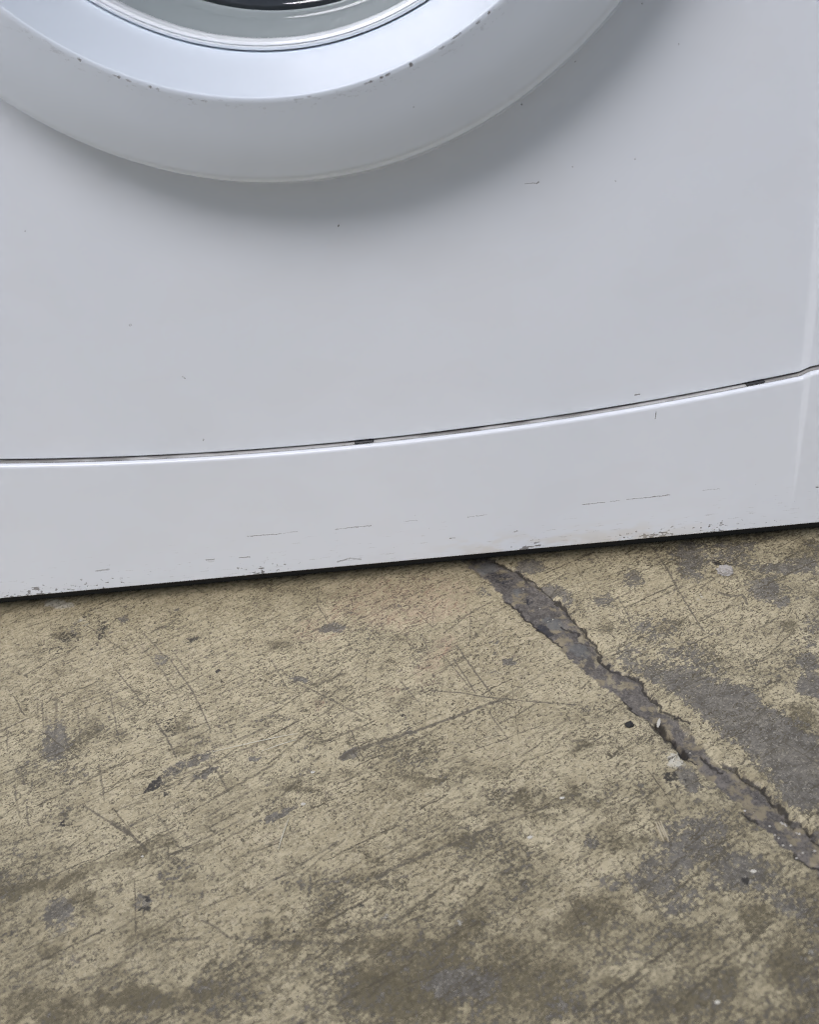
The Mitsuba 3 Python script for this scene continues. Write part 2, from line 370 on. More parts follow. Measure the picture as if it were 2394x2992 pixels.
FILLER = [(0.0816,-0.0064,121.7,-37.3,-109,-129.9,2,0.6),
(0.0871,-0.014,175.9,-79.7,-149,-116.9,2,0.45),
(0.0974,-0.034,300.4,-101.5,-225.9,-274.7,2,0.6),
(0.1041,-0.0643,141.3,-83.9,-212.5,-142.4,2,0.9),
(0.1106,-0.0594,108.3,-47.2,-164.5,-162.6,5,0.6),
(0.0747,0.0058,139.1,-10.7,-23.1,-141.9,5,0.5),
(0.0908,-0.0239,267.5,-124,-188.6,-149,5,0.5),
(0.1218,-0.0862,112.8,-52.8,-130.4,-132,5,0.5),
(0.1247,-0.0765,340.3,-185,-270.7,-217,3,0.7),
(0.1235,-0.0974,558,-88.6,-31.8,-233.2,3,0.5),
(0.1307,-0.0994,560.3,-95.1,-42.5,-312.5,3,0.6),
(0.1352,-0.1167,400.4,-173.9,-211.2,-278,3,0.6),
(0.1396,-0.1213,502.5,-94.8,-38.3,-293.9,3,0.6),
(0.1169,-0.0615,344.2,-48.8,-34.2,-234.1,3,0.25),
(0.1284,-0.097,220,-90.7,-102.6,-132.1,2,0.3),
(0.1373,-0.1224,192.9,-115.5,-336.9,-282.8,3,0.5),
(0.1964,-0.2253,337.5,-109.4,-33.7,-326.1,3,0.6),
(0.1665,-0.1427,243.1,-57.5,-31.1,-247.9,3,0.15)]

# ------------------------------------------------------------------ the joint in the floor, in metres (x of its two ragged edges against y)
JL = np.array([[.0616, .0104], [.0744, -.011], [.0833, -.032], [.0909, -.0469], [.0994, -.0625], [.1089, -.0777], [.114, -.0917], [.1205, -.1032], [.1284, -.1206], [.1369, -.1315],
               [.1444, -.1457], [.1515, -.1539], [.1553, -.1649], [.1608, -.1775], [.1647, -.1862], [.1717, -.1997], [.1795, -.2127], [.1848, -.2249], [.191, -.2366], [.1967, -.2453], [.2027, -.2537]])
JR = np.array([[.0824, .0098], [.094, -.0018], [.102, -.014], [.1066, -.0266], [.1145, -.0355], [.1205, -.0464], [.123, -.0589], [.1276, -.0712], [.1333, -.0834], [.1335, -.0943],
               [.1377, -.1055], [.1501, -.1174], [.1541, -.1298], [.1572, -.1454], [.1657, -.1574], [.1696, -.1666], [.178, -.1893], [.1862, -.1935], [.1929, -.202], [.1963, -.213],
               [.2002, -.225], [.2062, -.2299], [.2081, -.2384], [.2140, -.2480]])
SLOPE = -0.535          # metres of x per metre of y along the joint


def edge_np(J, y):
    x = J[0, 0] + SLOPE * (np.maximum(y, J[0, 1]) - J[0, 1])
    for k in range(len(J) - 1):
        y0, y1 = J[k, 1], J[k + 1, 1]
        x = x + (J[k + 1, 0] - J[k, 0]) / (y1 - y0) * (np.clip(y, y1, y0) - y0)
    return x + SLOPE * (np.minimum(y, J[-1, 1]) - J[-1, 1])


def edge_dr(J, y):
    x = float(J[0, 0]) + SLOPE * (dr.maximum(y, float(J[0, 1])) - float(J[0, 1]))
    for k in range(len(J) - 1):
        y0, y1 = float(J[k, 1]), float(J[k + 1, 1])
        x = x + float((J[k + 1, 0] - J[k, 0]) / (y1 - y0)) * (dr.clip(y, y1, y0) - y0)
    return x + SLOPE * (dr.minimum(y, float(J[-1, 1])) - float(J[-1, 1]))


# open cracks: points in metres, half width mm, depth mm
CRACKS = [
    ([(.0795, .0132), (.0824, .0098), (.094, -.0018), (.1032, -.0169), (.1096, -.027), (.1179, -.0435), (.122, -.0563), (.1278, -.0701), (.1284, -.0748), (.1332, -.0845), (.1328, -.0985), (.1373, -.1076), (.1501, -.1174), (.1537, -.1317), (.1576, -.1436)], .55, 3.0),
    ([(.1791, -.1866), (.1833, -.1897), (.186, -.1934), (.1873, -.1978), (.1923, -.2017), (.1942, -.2077), (.1969, -.2144), (.1985, -.2225), (.1997, -.2261), (.2047, -.227), (.2066, -.2317), (.2067, -.2365), (.208, -.2385), (.2099, -.2452), (.2160, -.2560)], .6, 3.5),
    ([(.1535, -.155), (.1565, -.1639), (.1597, -.1718), (.162, -.1784)], 1.3, 7.0),
    ([(.1478, -.1504), (.1525, -.1597), (.158, -.1706), (.1645, -.184)], .35, 1.5),
    ([(.1706, -.1803), (.1727, -.1867), (.176, -.191)], .5, 2.0),
    ([(.0839, -.0325), (.0885, -.0389), (.0921, -.0482), (.0975, -.0587), (.1017, -.0663), (.1083, -.0765), (.1124, -.0827)], .55, 2.2),
    ([(.1803, -.2174), (.1821, -.2215), (.1855, -.2242)], .5, 2.0), ([(.1571, -.1451), (.1635, -.1499), (.169, -.1549)], .4, 1.5),
    ([(.1157, -.0648), (.1194, -.0689), (.1231, -.0729)], .45, 2.0), ([(.1393, -.1342), (.1435, -.1444)], .7, 2.5), ([(.1956, -.2438), (.1986, -.2483), (.2034, -.2516)], .6, 2.5)]
CRACK_SEGS = [(*a, *b, w, d) for p, w, d in CRACKS for a, b in zip(p[:-1], p[1:])]


def seg_np(x, y, s):
    dx, dy = s[2] - s[0], s[3] - s[1]
    t = np.clip(((x - s[0]) * dx + (y - s[1]) * dy) / (dx * dx + dy * dy), 0, 1)
    return np.hypot(x - s[0] - t * dx, y - s[1] - t * dy)


def seg_dr(x, y, s):
    ax, ay, bx, by = (float(v) for v in s[:4])
    dx, dy = bx - ax, by - ay
    t = dr.clip(((x - ax) * dx + (y - ay) * dy) / (dx * dx + dy * dy), 0, 1)
    return dr.sqrt(dr.square(x - ax - t * dx) + dr.square(y - ay - t * dy) + 1e-14)


# ------------------------------------------------------------------ materials
def blob_fields(x, y, blobs, kinds):
    """For each kind the strongest of its stains at (x, y)."""
    out = {k: mi.Float(0) for k in kinds}
    for cx, cy, a, b, c, d, k, s in blobs:
        u, v = x - cx, y - cy
        r2 = dr.square(a * u + b * v) + dr.square(c * u + d * v)
        out[int(k)] = dr.maximum(out[int(k)], s * smoothstep(2.3, 0.15, r2))
    return out


def flecks(x, y, cell, ang, jit, lo, hi, wid, prob, seed):
    """Small strokes strewn at random, one per cell at most, in millimetres."""
    cx, cy = dr.floor(x / cell), dr.floor(y / cell)
    best = mi.Float(0)
    for i in (-1, 0, 1):
        for j in (-1, 0, 1):
            a, b = cx + i, cy + j
            h = cell_rand(a, b, seed)
            h2 = cell_rand(a, b, seed + 1)
            px, py = (a + h) * cell, (b + cell_rand(a, b, seed + 2)) * cell
            th = ang + jit * (2 * h2 - 1)
            ln = 0.5 * (lo + (hi - lo) * dr.square(cell_rand(a, b, seed + 3)))
            s, c = dr.sincos(th)
            u, v = x - px, y - py
            t = dr.clip(u * c + v * s, -ln, ln)
            d = dr.sqrt(dr.square(u - t * c) + dr.square(v - t * s) + 1e-12)
            w = wid * (0.5 + h2)
            best = dr.maximum(best, dr.select(cell_rand(a, b, seed + 4) < prob, smoothstep(w, 0.25 * w, d) * (0.45 + 0.55 * h), 0))
    return best


def floor_colour(p, n, uv):
    x, y = p.x, p.y
    X, Y = x * 1000, y * 1000                                   # millimetres
    wx, wy = (noise(X * 0.35, Y * 0.35, 3) - 0.5) * 3, (noise(X * 0.35, Y * 0.35, 9) - 0.5) * 3
    wx2, wy2 = (noise(X * 1.3, Y * 1.3, 5) - 0.5) * 0.9, (noise(X * 1.3, Y * 1.3, 6) - 0.5) * 0.9
    xs, ys = x + (wx + wx2) * 0.001, y + (wy + wy2) * 0.001
    Xs, Ys = X + wx * 0.5 + wx2, Y + wy * 0.5 + wy2
    big = fbm(X / 70, Y / 70, 2, 3)
    mid = fbm(X / 9, Y / 9, 4, 3)
    fine = fbm(X / 1.35, Y / 1.5, 8, 3)
    # strokes run up to the right, so the grain is drawn out along them
    ga, gb = X * 0.88 + Y * 0.47, -X * 0.47 + Y * 0.88
    grain = fbm(ga / 3.2, gb / 1.0, 12, 3)
    fine2 = fbm(X / 0.62, Y / 0.75, 63, 2)
    rag = 3.5 * (0.17 * mid + 0.40 * fine + 0.25 * fine2 + 0.18 * grain - 0.5)  # about -0.8 to 0.8
    col = mix((0.385, 0.325, 0.205), (0.53, 0.460, 0.302), smoothstep(0.25, 0.75, 0.5 * mid + 0.5 * big))
    col = mix(col, (0.20, 0.172, 0.108), 0.42 * smoothstep(0.50, 0.68, grain))
    curl = fbm(X / 1.5 + 0.5 * wx, Y / 1.9 + 0.5 * wy, 27, 2)
    open_ = smoothstep(0.40, 0.62, fbm(X / 12, Y / 12, 29, 2))
    col = mix(col, (0.085, 0.07, 0.045), (0.15 + 0.75 * open_) * smoothstep(0.040, 0.010, dr.abs(curl - 0.56)))
    col = mix(col, (0.07, 0.06, 0.04), 0.75 * smoothstep(0.66, 0.76, fbm(X / 1.2, Y / 1.2, 35, 2)))
    col = mix(col, (0.54, 0.475, 0.325), 0.6 * smoothstep(0.52, 0.70, fine))
    f = blob_fields(xs, ys, [b for b in STAINS if b[6] in (0, 2, 3)], (0, 2, 3))
    sx, sy = (fbm(X / 17, Y / 17, 43, 3) - 0.5) * 0.026, (fbm(X / 17, Y / 17, 47, 3) - 0.5) * 0.020
    f |= blob_fields(xs + sx, ys + sy, [b for b in STAINS if b[6] in (1, 4)], (1, 4))
    near = smoothstep(-0.14, -0.31, y)                          # front floor: grime plus the shade of a standing viewer, painted in
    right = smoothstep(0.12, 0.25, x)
    worn = 0.60 * near + 0.30 * smoothstep(-0.22, -0.32, y) + 0.34 * right + 1.6 * (big - 0.5) - 0.08  # wear, with the painted front shade carried along
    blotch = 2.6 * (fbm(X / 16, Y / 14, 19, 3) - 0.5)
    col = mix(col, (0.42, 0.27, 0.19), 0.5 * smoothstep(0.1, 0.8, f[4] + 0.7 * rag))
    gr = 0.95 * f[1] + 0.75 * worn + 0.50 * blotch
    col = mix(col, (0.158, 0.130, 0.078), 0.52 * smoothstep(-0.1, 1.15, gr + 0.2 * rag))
    grime_and_shade = smoothstep(0.0, 1.25, gr + 1.15 * rag)
    col = mix(col, (0.100, 0.083, 0.048), 0.76 * grime_and_shade)
    bare = smoothstep(0.32, 0.80, 1.05 * f[0] + 0.30 * worn + 0.25 * blotch + 0.8 * rag)
    cement = mix((0.095, 0.086, 0.074), (0.185, 0.170, 0.148), smoothstep(0.25, 0.75, 0.5 * fbm(X / 1.1, Y / 1.1, 21, 2) + 0.5 * fbm(X / 5, Y / 5, 23, 2)))
    col = mix(col, cement, 0.88 * bare)
    # the broken rim of the coating catches dirt
    col = mix(col, (0.075, 0.064, 0.046), 0.42 * smoothstep(0.55, 1.0, 4 * bare * (1 - bare)))
    col = mix(col, (0.42, 0.385, 0.31), 0.5 * bare * smoothstep(0.70, 0.78, fbm(X / 0.8, Y / 0.8, 25, 2)))
    col = mix(col, (0.60, 0.57, 0.48), 0.8 * smoothstep(0.3, 0.7, f[3] + 0.5 * rag))
    ragged = 0.3 * rag
    rings = mi.Float(0)
    for cell, sd, pr in ((11.0, 111, 0.30), (7.0, 121, 0.16)):
        vx, vy = X / cell, Y / cell
        ca, cb = dr.floor(vx), dr.floor(vy)
        ox, oy = (ca + 0.3 + 0.4 * cell_rand(ca, cb, sd)) * cell, (cb + 0.3 + 0.4 * cell_rand(ca, cb, sd + 1)) * cell
        rad = 0.7 + 1.5 * dr.square(cell_rand(ca, cb, sd + 2))
        dd = dr.sqrt(dr.square(X + 0.5 * wx2 - ox) + dr.square(Y + 0.5 * wy2 - oy) + 1e-9)
        rings = dr.maximum(rings, dr.select(cell_rand(ca, cb, sd + 3) < pr * (0.5 + worn), smoothstep(0.42, 0.12, dr.abs(dd - rad)), 0))
    col = mix(col, (0.075, 0.066, 0.045), 0.6 * rings)
    # strokes and scratches
    a1 = flecks(Xs, Ys, 2.3, 0.48, 0.6, 0.7, 3.4, 0.30, 0.62, 31)
    a2 = flecks(Xs, Ys, 5.2, 0.48, 0.5, 1.6, 7.5, 0.36, 0.55, 41)
    a3 = flecks(Xs, Ys, 6.5, 0.2, 1.5, 0.6, 3.0, 0.55, 0.30, 51)
    dens = 0.55 + 0.9 * smoothstep(0.35, 0.65, fbm(X / 26, Y / 26, 7, 2))
    col = mix(col, (0.085, 0.07, 0.043), dr.clip(dens * 0.78 * dr.maximum(a1, dr.maximum(a2, 0.9 * a3)), 0, 0.9))
    l1 = flecks(X + 0.3 * wx, Y + 0.3 * wy, 44.0, 0.50, 0.14, 18, 70, 0.85, 1.0, 61)
    l2 = flecks(X + 0.3 * wx, Y + 0.3 * wy, 33.0, 0.58, 0.25, 8, 40, 0.62, 1.0, 71)
    l2 = dr.maximum(l2, flecks(X + 0.3 * wx, Y + 0.3 * wy, 24.0, 0.44, 0.16, 6, 34, 0.55, 0.8, 131))
    l3 = flecks(X + 0.3 * wx, Y + 0.3 * wy, 52.0, -1.15, 0.5, 8, 50, 0.55, 0.55, 81)
    col = mix(col, (0.085, 0.071, 0.047), 0.85 * 1.1 * dr.maximum(l1, dr.maximum(l2, l3)) * (0.62 + 0.38 * smoothstep(0.38, 0.55, fine)))
    lw = flecks(X, Y, 37.0, 0.5, 0.7, 4, 22, 0.16, 0.5, 91)
    col = mix(col, (0.55, 0.50, 0.36), 0.45 * lw)
    red = flecks(Xs, Ys, 9.0, 0.7, 0.6, 3, 13, 0.55, 0.75, 141)
    col = mix(col, (0.30, 0.165, 0.105), 0.6 * red * smoothstep(0.05, 0.4, f[4]))
    hit = mi.Float(0)
    xq, yq = x + 0.00022 * wx + 0.0002 * wx2, y + 0.00022 * wy + 0.0002 * wy2
    for s in SCRATCHES:
        d = seg_dr(xq, yq, s)
        hit = dr.maximum(hit, s[5] * smoothstep(2.8 * s[4] + 0.00015, 1.1 * s[4], d))
    col = mix(col, (0.10, 0.086, 0.064), hit * (0.65 + 0.35 * smoothstep(0.35, 0.5, fine)))
    col = mix(col, (0.035, 0.032, 0.028), 0.9 * smoothstep(0.35, 0.7, f[2] + 0.55 * rag))
    # the filled joint
    xe, ye = xs + 0.0012 * (fine - 0.5) * 2, ys
    tl, tr = xe - edge_dr(JL, ye), edge_dr(JR, ye) - xe
    inside = smoothstep(-0.0006, 0.0009, tl) * smoothstep(-0.0022, 0.0022, tr + 0.0026 * rag + 0.0012 * blotch)
    g = blob_fields(xs, ys, FILLER, (2, 3, 5))
    fill = mix((0.085, 0.076, 0.068), (0.180, 0.160, 0.138), smoothstep(0.28, 0.72, 0.45 * mid + 0.55 * fbm(X / 0.9, Y / 0.9, 33, 3)))
    fill = mix(fill, (0.27, 0.225, 0.145), 0.8 * smoothstep(0.46, 0.70, fbm(X / 4.5, Y / 4.5, 37, 3) + 0.12 * rag - 0.07 * smoothstep(-0.10, -0.02, y)))
    fill = mix(fill, (0.135, 0.137, 0.132), 0.7 * smoothstep(0.3, 0.55, g[5] + 0.4 * ragged))
    fill = mix(fill, (0.33, 0.285, 0.19), 0.8 * smoothstep(0.25, 0.75, g[3] + 0.5 * rag))
    fill = mix(fill, (0.022, 0.024, 0.032), 0.85 * smoothstep(0.25, 0.8, g[2] + 0.55 * rag))
    fill = mix(fill, (0.06, 0.052, 0.045), 0.6 * flecks(Xs, Ys, 2.6, -1.0, 1.2, 0.5, 2.2, 0.3, 0.6, 101))
    col = mix(col, fill, inside)
    crack = mi.Float(0)
    xc, yc = xs + 0.0004 * (fine - 0.5), ys + 0.0006 * (mid - 0.5)
    for s in CRACK_SEGS:
        d = seg_dr(xc, yc, s)
        crack = dr.maximum(crack, smoothstep(2.2 * s[4] / 1000, 0.9 * s[4] / 1000, d))
    col = mix(col, (0.03, 0.026, 0.022), 0.85 * crack)  # shade inside the open cracks, painted as near-black colour
    # unseen outer floor turned neutral grey, added to cool the bounced light
    off = dr.maximum(dr.abs(x) - 0.95, -0.75 - y) + 0.25 * (fbm(x * 6, y * 6, 4, 2) - 0.5)
    return mix(col, mix((0.25, 0.25, 0.25), (0.36, 0.36, 0.36), big), smoothstep(-0.03, 0.05, off))


def floor_relief(p, n, uv):
    X, Y = p.x * 1000, p.y * 1000
    ga, gb = X * 0.88 + Y * 0.47, -X * 0.47 + Y * 0.88
    return 0.55 * fbm(ga / 3.0, gb / 0.9, 12, 2) + 0.45 * fbm(X / 0.9, Y / 0.9, 4, 2)


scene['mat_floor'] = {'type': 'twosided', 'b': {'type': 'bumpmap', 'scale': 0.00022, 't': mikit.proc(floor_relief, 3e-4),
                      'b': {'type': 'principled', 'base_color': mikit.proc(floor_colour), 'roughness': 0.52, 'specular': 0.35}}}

# scratches on the enamel: x, z of both ends, half width mm, strength
ENAMEL_SCRATCHES = [
    (-.0776, .0487, -.0558, .0484, .30, .75), (-.0542, .0485, -.0449, .0488, .22, .5), (-.0208, .0479, -.0107, .048, .25, .6), (-.0107, .048, .0026, .048, .30, .75),
    (-.1078, .0336, -.1023, .0338, .5, .6), (-.0857, .0331, -.0789, .033, .5, .6), (-.1809, .0331, -.1722, .0336, .6, .5), (-.0226, .0228, -.0139, .0247, .6, .6), (-.0139, .0247, -.0073, .0230, .7, .4),
    (.1372, .0488, .1515, .0489, .30, .75), (.1551, .0493, .1608, .0492, .25, .5), (.1656, .0496, .1794, .0496, .28, .7), (.1794, .0496, .1923, .0499, .34, .8), (.0644, .0476, .0767, .0478, .25, .5),
    (.0517, .0328, .055, .0328, .4, .7), (.0242, .0488, .0324, .0487, .25, .35), (.2131, .0508, .2236, .0509, .25, .35), (.1822, .1044, .1826, .1092, .3, .8), (.1708, .1192, .1735, .1194, .45, .8),
    (.0932, .0333, .0954, .0335, .45, .7), (.1106, .2499, .117, .2498, .3, .45), (.117, .2498, .1178, .2502, .5, .8),
    (.008, .2382, .0083, .2385, .55, .95), (-.1191, .1951, -.1188, .1942, .3, .5), (-.1182, .1956, -.1178, .1945, .3, .5), (-.0951, .1595, -.0945, .1590, .4, .7), (-.0962, .1602, -.0954, .1606, .3, .5),
    (-.1622, .2539, -.1621, .2540, .4, .6), (.1717, .3304, .1718, .3305, .45, .7), (.1904, .3101, .1905, .3102, .4, .6), (.1385, .3077, .1386, .3078, .4, .6), (.1107, .2901, .1108, .2902, .5, .7),
    (.1361, .2561, .1362, .2562, .4, .5), (.1691, .2565, .1692, .2566, .4, .5), (.1589, .2462, .1590, .2463, .4, .5), (.2840, .0455, .2850, .0455, .7, .85), (-.0925, .1175, -.0921, .1181, .5, .6)]


def enamel_colour(p, n, uv):
    x, z = p.x, p.z
    X, Z = x * 1000, z * 1000
    front = smoothstep(-0.7, -0.85, n.y)
    col = mix((0.698, 0.727, 0.755), (0.726, 0.750, 0.776), fbm(X / 60, Z / 60, 2, 2))
    hit = mi.Float(0)
    wob = (noise(X * 0.8, Z * 0.8) - 0.5) * 0.0005
    for s in ENAMEL_SCRATCHES:
        w = s[4] / 1000
        hit = dr.maximum(hit, s[5] * smoothstep(1.3 * w, 0.3 * w, seg_dr(x, z + wob, s)))
    col = mix(col, (0.11, 0.10, 0.09), hit * front)
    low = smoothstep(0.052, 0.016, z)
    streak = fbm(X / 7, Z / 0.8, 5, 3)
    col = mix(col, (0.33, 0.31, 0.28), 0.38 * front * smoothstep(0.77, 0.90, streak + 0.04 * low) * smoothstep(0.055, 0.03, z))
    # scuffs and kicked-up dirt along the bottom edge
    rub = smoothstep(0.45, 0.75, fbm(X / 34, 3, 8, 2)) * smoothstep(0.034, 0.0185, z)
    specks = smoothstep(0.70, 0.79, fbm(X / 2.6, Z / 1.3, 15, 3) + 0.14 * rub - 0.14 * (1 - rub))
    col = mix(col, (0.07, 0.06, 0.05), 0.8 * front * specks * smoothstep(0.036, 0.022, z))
    stain = smoothstep(0.038, 0.018, z) * smoothstep(0.02, 0.08, x) * smoothstep(0.26, 0.15, x)
    col = mix(col, (0.60, 0.53, 0.42), 0.45 * stain * smoothstep(0.35, 0.65, fbm(X / 11, Z / 5, 25, 3)))
    # hand smears and thin runs of dried dust
    smear = smoothstep(0.50, 0.72, fbm(X / 45 + Z / 60, Z / 22 - X / 90, 51, 3))
    col = mix(col, (0.66, 0.655, 0.65), 0.12 * smear)
    return col


def ring_colour(p, n, uv):
    x, z = p.x, p.z - ZC
    r = dr.sqrt(dr.square(x) + dr.square(z))
    th = dr.atan2(z, x)
    col = mix((0.69, 0.742, 0.80), (0.705, 0.758, 0.81), noise(x * 20, z * 20, 4))
    hit = mi.Float(0)
    u, v = th * 180, r * 1000
    wob = fbm(u / 1.1, v / 0.8, 2, 3) - 0.5
    for cx, cz, ln, wd, s in CHIPS:
        t = math.atan2(cz, cx)
        c, sn = math.cos(t), math.sin(t)
        dn = ((x - cx) * c + (z - cz) * sn) * 1000
        dt = (-(x - cx) * sn + (z - cz) * c) * 1000
        hit = dr.maximum(hit, s * smoothstep(1.5, 0.5, dr.square(dt / ln) + dr.square(dn / wd) + 2.6 * wob))
    band = smoothstep(0.1752, 0.1772, r) * smoothstep(0.1835, 0.179, r)
    rub = smoothstep(0.67, 0.78, fbm(u / 2.2, v / 0.8, 7, 3) + 0.12 * (noise(th * 9, 1, 3) - 0.4)) * band
    return mix(col, (0.16, 0.15, 0.145), dr.maximum(hit, 0.18 * rub))


def fill_colour(p, n, uv):
    return mix((0.5, 0.48, 0.44), (0.74, 0.72, 0.68), fbm(p.x * 900, p.y * 900, p.z * 900, 2))


def ledge_colour(p, n, uv):
    return mix((0.50, 0.49, 0.47), (0.26, 0.25, 0.235), smoothstep(0.30, 0.75, fbm(p.x * 60, p.y * 300, 2, 3)))


ZC = 0.4892                                                     # height of the door's centre
CHIPS = [(-.0924, -.1520, 1.2, .6, .9)]                         # replaced below
CHIPS = [(-.0939, -.1497, .9, .45, .9), (-.0797, -.1579, .9, .4, .6), (-.078, -.1588, .8, .5, .9), (-.074, -.1607, 1.3, .35, .6), (-.0649, -.1643, .9, .45, .9), (-.0615, -.1657, .8, .35, .7),
         (-.0474, -.1715, .9, .3, .5), (-.0413, -.173, 1.2, .3, .45), (.0017, -.1768, 2.6, .35, .4), (.0075, -.1762, 1.0, .4, .5), (.0352, -.1732, 2.2, .4, .55), (.0372, -.1728, .9, .5, .95),
         (.0419, -.1716, 1.0, .5, .95), (.0451, -.1708, 1.6, .5, .8), (.0558, -.1677, .9, .8, .95), (.0708, -.162, 1.6, .5, .55), (.0771, -.1583, 1.5, .45, .8), (.079, -.1572, 1.0, .5, .7),
         (.088, -.1533, 1.3, .5, .7), (.0929, -.1498, .8, .7, .95), (.0554, -.187, .5, .4, .5)]

scene['mat_enamel'] = {'type': 'twosided', 'b': {'type': 'principled', 'base_color': mikit.proc(enamel_colour), 'roughness': 0.30, 'specular': 0.5, 'clearcoat': 0.35, 'clearcoat_gloss': 0.92}}
scene['mat_ring'] = {'type': 'twosided', 'b': {'type': 'principled', 'base_color': mikit.proc(ring_colour), 'roughness': 0.26, 'specular': 0.5, 'clearcoat': 0.3, 'clearcoat_gloss': 0.94}}
scene['mat_ledge'] = {'type': 'twosided', 'b': {'type': 'principled', 'base_color': mikit.proc(ledge_colour), 'roughness': 0.5}}


def plain(key, rgb, rough=0.5, **kw):
    scene[key] = {'type': 'twosided', 'b': {'type': 'principled', 'base_color': {'type': 'rgb', 'value': list(rgb)}, 'roughness': rough, **kw}}


plain('mat_black_plastic', (0.02, 0.02, 0.021), 0.45)
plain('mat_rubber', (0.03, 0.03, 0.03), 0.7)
plain('mat_gasket', (0.47, 0.525, 0.525), 0.42)
plain('mat_drum', (0.30, 0.32, 0.34), 0.4, metallic=0.6)
plain('mat_trim', (0.80, 0.82, 0.83), 0.12, specular=0.7)
plain('mat_gap_shade', (0.06, 0.065, 0.07), 0.4)
scene['mat_glass'] = {'type': 'thindielectric', 'int_ior': 1.5}

# ------------------------------------------------------------------ setting: the floor, real relief near the machine, flat further off
def floor_mesh():
    h = 0.0009
    xs, ys = np.arange(-0.40, 0.42 + h / 2, h), np.arange(-0.44, 0.09 + h / 2, h)
    x, y = np.meshgrid(xs, ys)
    P3 = lambda s, k=0.0: np.stack([x * s, y * s, np.full_like(x, k)], -1)
    f1, f2 = meshkit.fbm(P3(330, 1.5), 3, 3), meshkit.fbm(P3(900, 4.5), 2, 4)
    warp = (meshkit.noise(P3(300), 8) - 0.5) * 0.003 + (f2 - 0.5) * 0.0005
    xw = x + warp
    ins = np.minimum(xw - edge_np(JL, y), edge_np(JR, y) - xw)
    joint = sstep(-0.0004, 0.0014, ins)
    lumps = meshkit.fbm(P3(210, 7.7), 4, 12)
    # the mortar stands nearly level in places and is washed out in others
    fill = -0.0003 - 0.0020 * sstep(0.35, 0.75, meshkit.fbm(P3(60, 2.2), 3, 15)) + 0.0030 * (lumps - 0.5) + 0.0014 * (f2 - 0.5)
    z = 0.0006 * (meshkit.fbm(P3(28), 2, 1) - 0.5) + 0.00016 * (f1 - 0.5)
    shoulder = sstep(-0.006, 0.0, ins)
    z = z * (1 - joint) + fill * joint - 0.0005 * shoulder * (1 - joint)
    for s in CRACK_SEGS:
        sel = (np.abs(x - (s[0] + s[2]) / 2) < 0.02) & (np.abs(y - (s[1] + s[3]) / 2) < 0.02)
        d = seg_np(xw[sel], y[sel], s) * 1000
        z[sel] = np.minimum(z[sel], z[sel] * 0.4 - 0.00062 * s[5] * (1 - sstep(0.3 * s[4], s[4] + 1.2, d)))
    # small pits where flakes of the coating have gone
    for _ in range(900):
        cx, cy = rng.uniform(-0.38, 0.40), rng.uniform(-0.42, 0.06)
        r, dp = rng.uniform(0.0009, 0.0026) * rng.choice([1, 1, 1.7]), rng.uniform(0.0001, 0.00035)
        i0, i1 = np.searchsorted(xs, [cx - 2 * r, cx + 2 * r])
        j0, j1 = np.searchsorted(ys, [cy - 2 * r, cy + 2 * r])
        d = np.hypot(x[j0:j1, i0:i1] - cx, (y[j0:j1, i0:i1] - cy)) / r
        z[j0:j1, i0:i1] -= dp * (1 - sstep(0.7, 1.1, d))
    rim = np.minimum.reduce([x - xs[0], xs[-1] - x, y - ys[0], ys[-1] - y])
    z *= sstep(0, 0.02, rim)
    near = grid(np.stack([x, y, z], -1))
    X0, X1, Y0, Y1, R = xs[0], xs[-1], ys[0], ys[-1], 30.0
    v = np.array([[-R, -R, 0], [R, -R, 0], [R, R, 0], [-R, R, 0], [X0, Y0, 0], [X1, Y0, 0], [X1, Y1, 0], [X0, Y1, 0]], float)
    f = [[0, 1, 5], [0, 5, 4], [1, 2, 6], [1, 6, 5], [2, 3, 7], [2, 7, 6], [3, 0, 4], [3, 4, 7]]
    return trimesh.util.concatenate([near, trimesh.Trimesh(v, f, process=False)]), (xs, ys, z)


FLOOR, (FX, FY, FZ) = floor_mesh()
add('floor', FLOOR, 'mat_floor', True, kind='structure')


def ground(x, y):
    """Height of the floor at a point near the machine."""
    return float(FZ[np.clip(np.searchsorted(FY, y), 0, len(FY) - 1), np.clip(np.searchsorted(FX, x), 0, len(FX) - 1)])


# ------------------------------------------------------------------ the washing machine
M = 'washing_machine'
labels[M] = {'label': 'white front-loading washing machine with round door and scuffed kick plate standing on worn concrete', 'category': 'washing machine'}
HALF, CREASE, FOOT = 0.3040, 0.2705, 0.0184                    # half width, the vertical crease, height of the lower edge


def groove(x):
    """Height of the curved joint between kick plate and front panel."""
    ax = np.abs(x)
    return 0.1052 + 0.232 * np.minimum(ax, 0.28) ** 2 + 0.0030 * sstep(CREASE - 0.003, CREASE + 0.003, ax)


# columns across the front: flat, then a rounded corner into the sides
cx = np.concatenate([np.linspace(-0.262, 0.262, 160), *[s * np.linspace(0.2625, 0.2795, 46) for s in (-1, 1)], *[s * np.linspace(0.281, 0.295, 8) for s in (-1, 1)]])
cx = np.unique(np.round(cx, 6))
a = np.linspace(0.12, np.pi / 2, 9)
corner = np.stack([0.2960 + 0.008 * np.sin(a), 0.008 - 0.008 * np.cos(a)], 1)
sides = np.vstack([corner, [[HALF, 0.016], [HALF, 0.0215]]])
COLS = np.vstack([sides[::-1] * [-1, 1], np.stack([cx, 0 * cx], 1), sides])


def step_back(x, z, width, amount):
    """How far the flank outside the crease stands in front of the middle."""
    return -amount * sstep(CREASE - width / 2, CREASE + width / 2, np.abs(x))


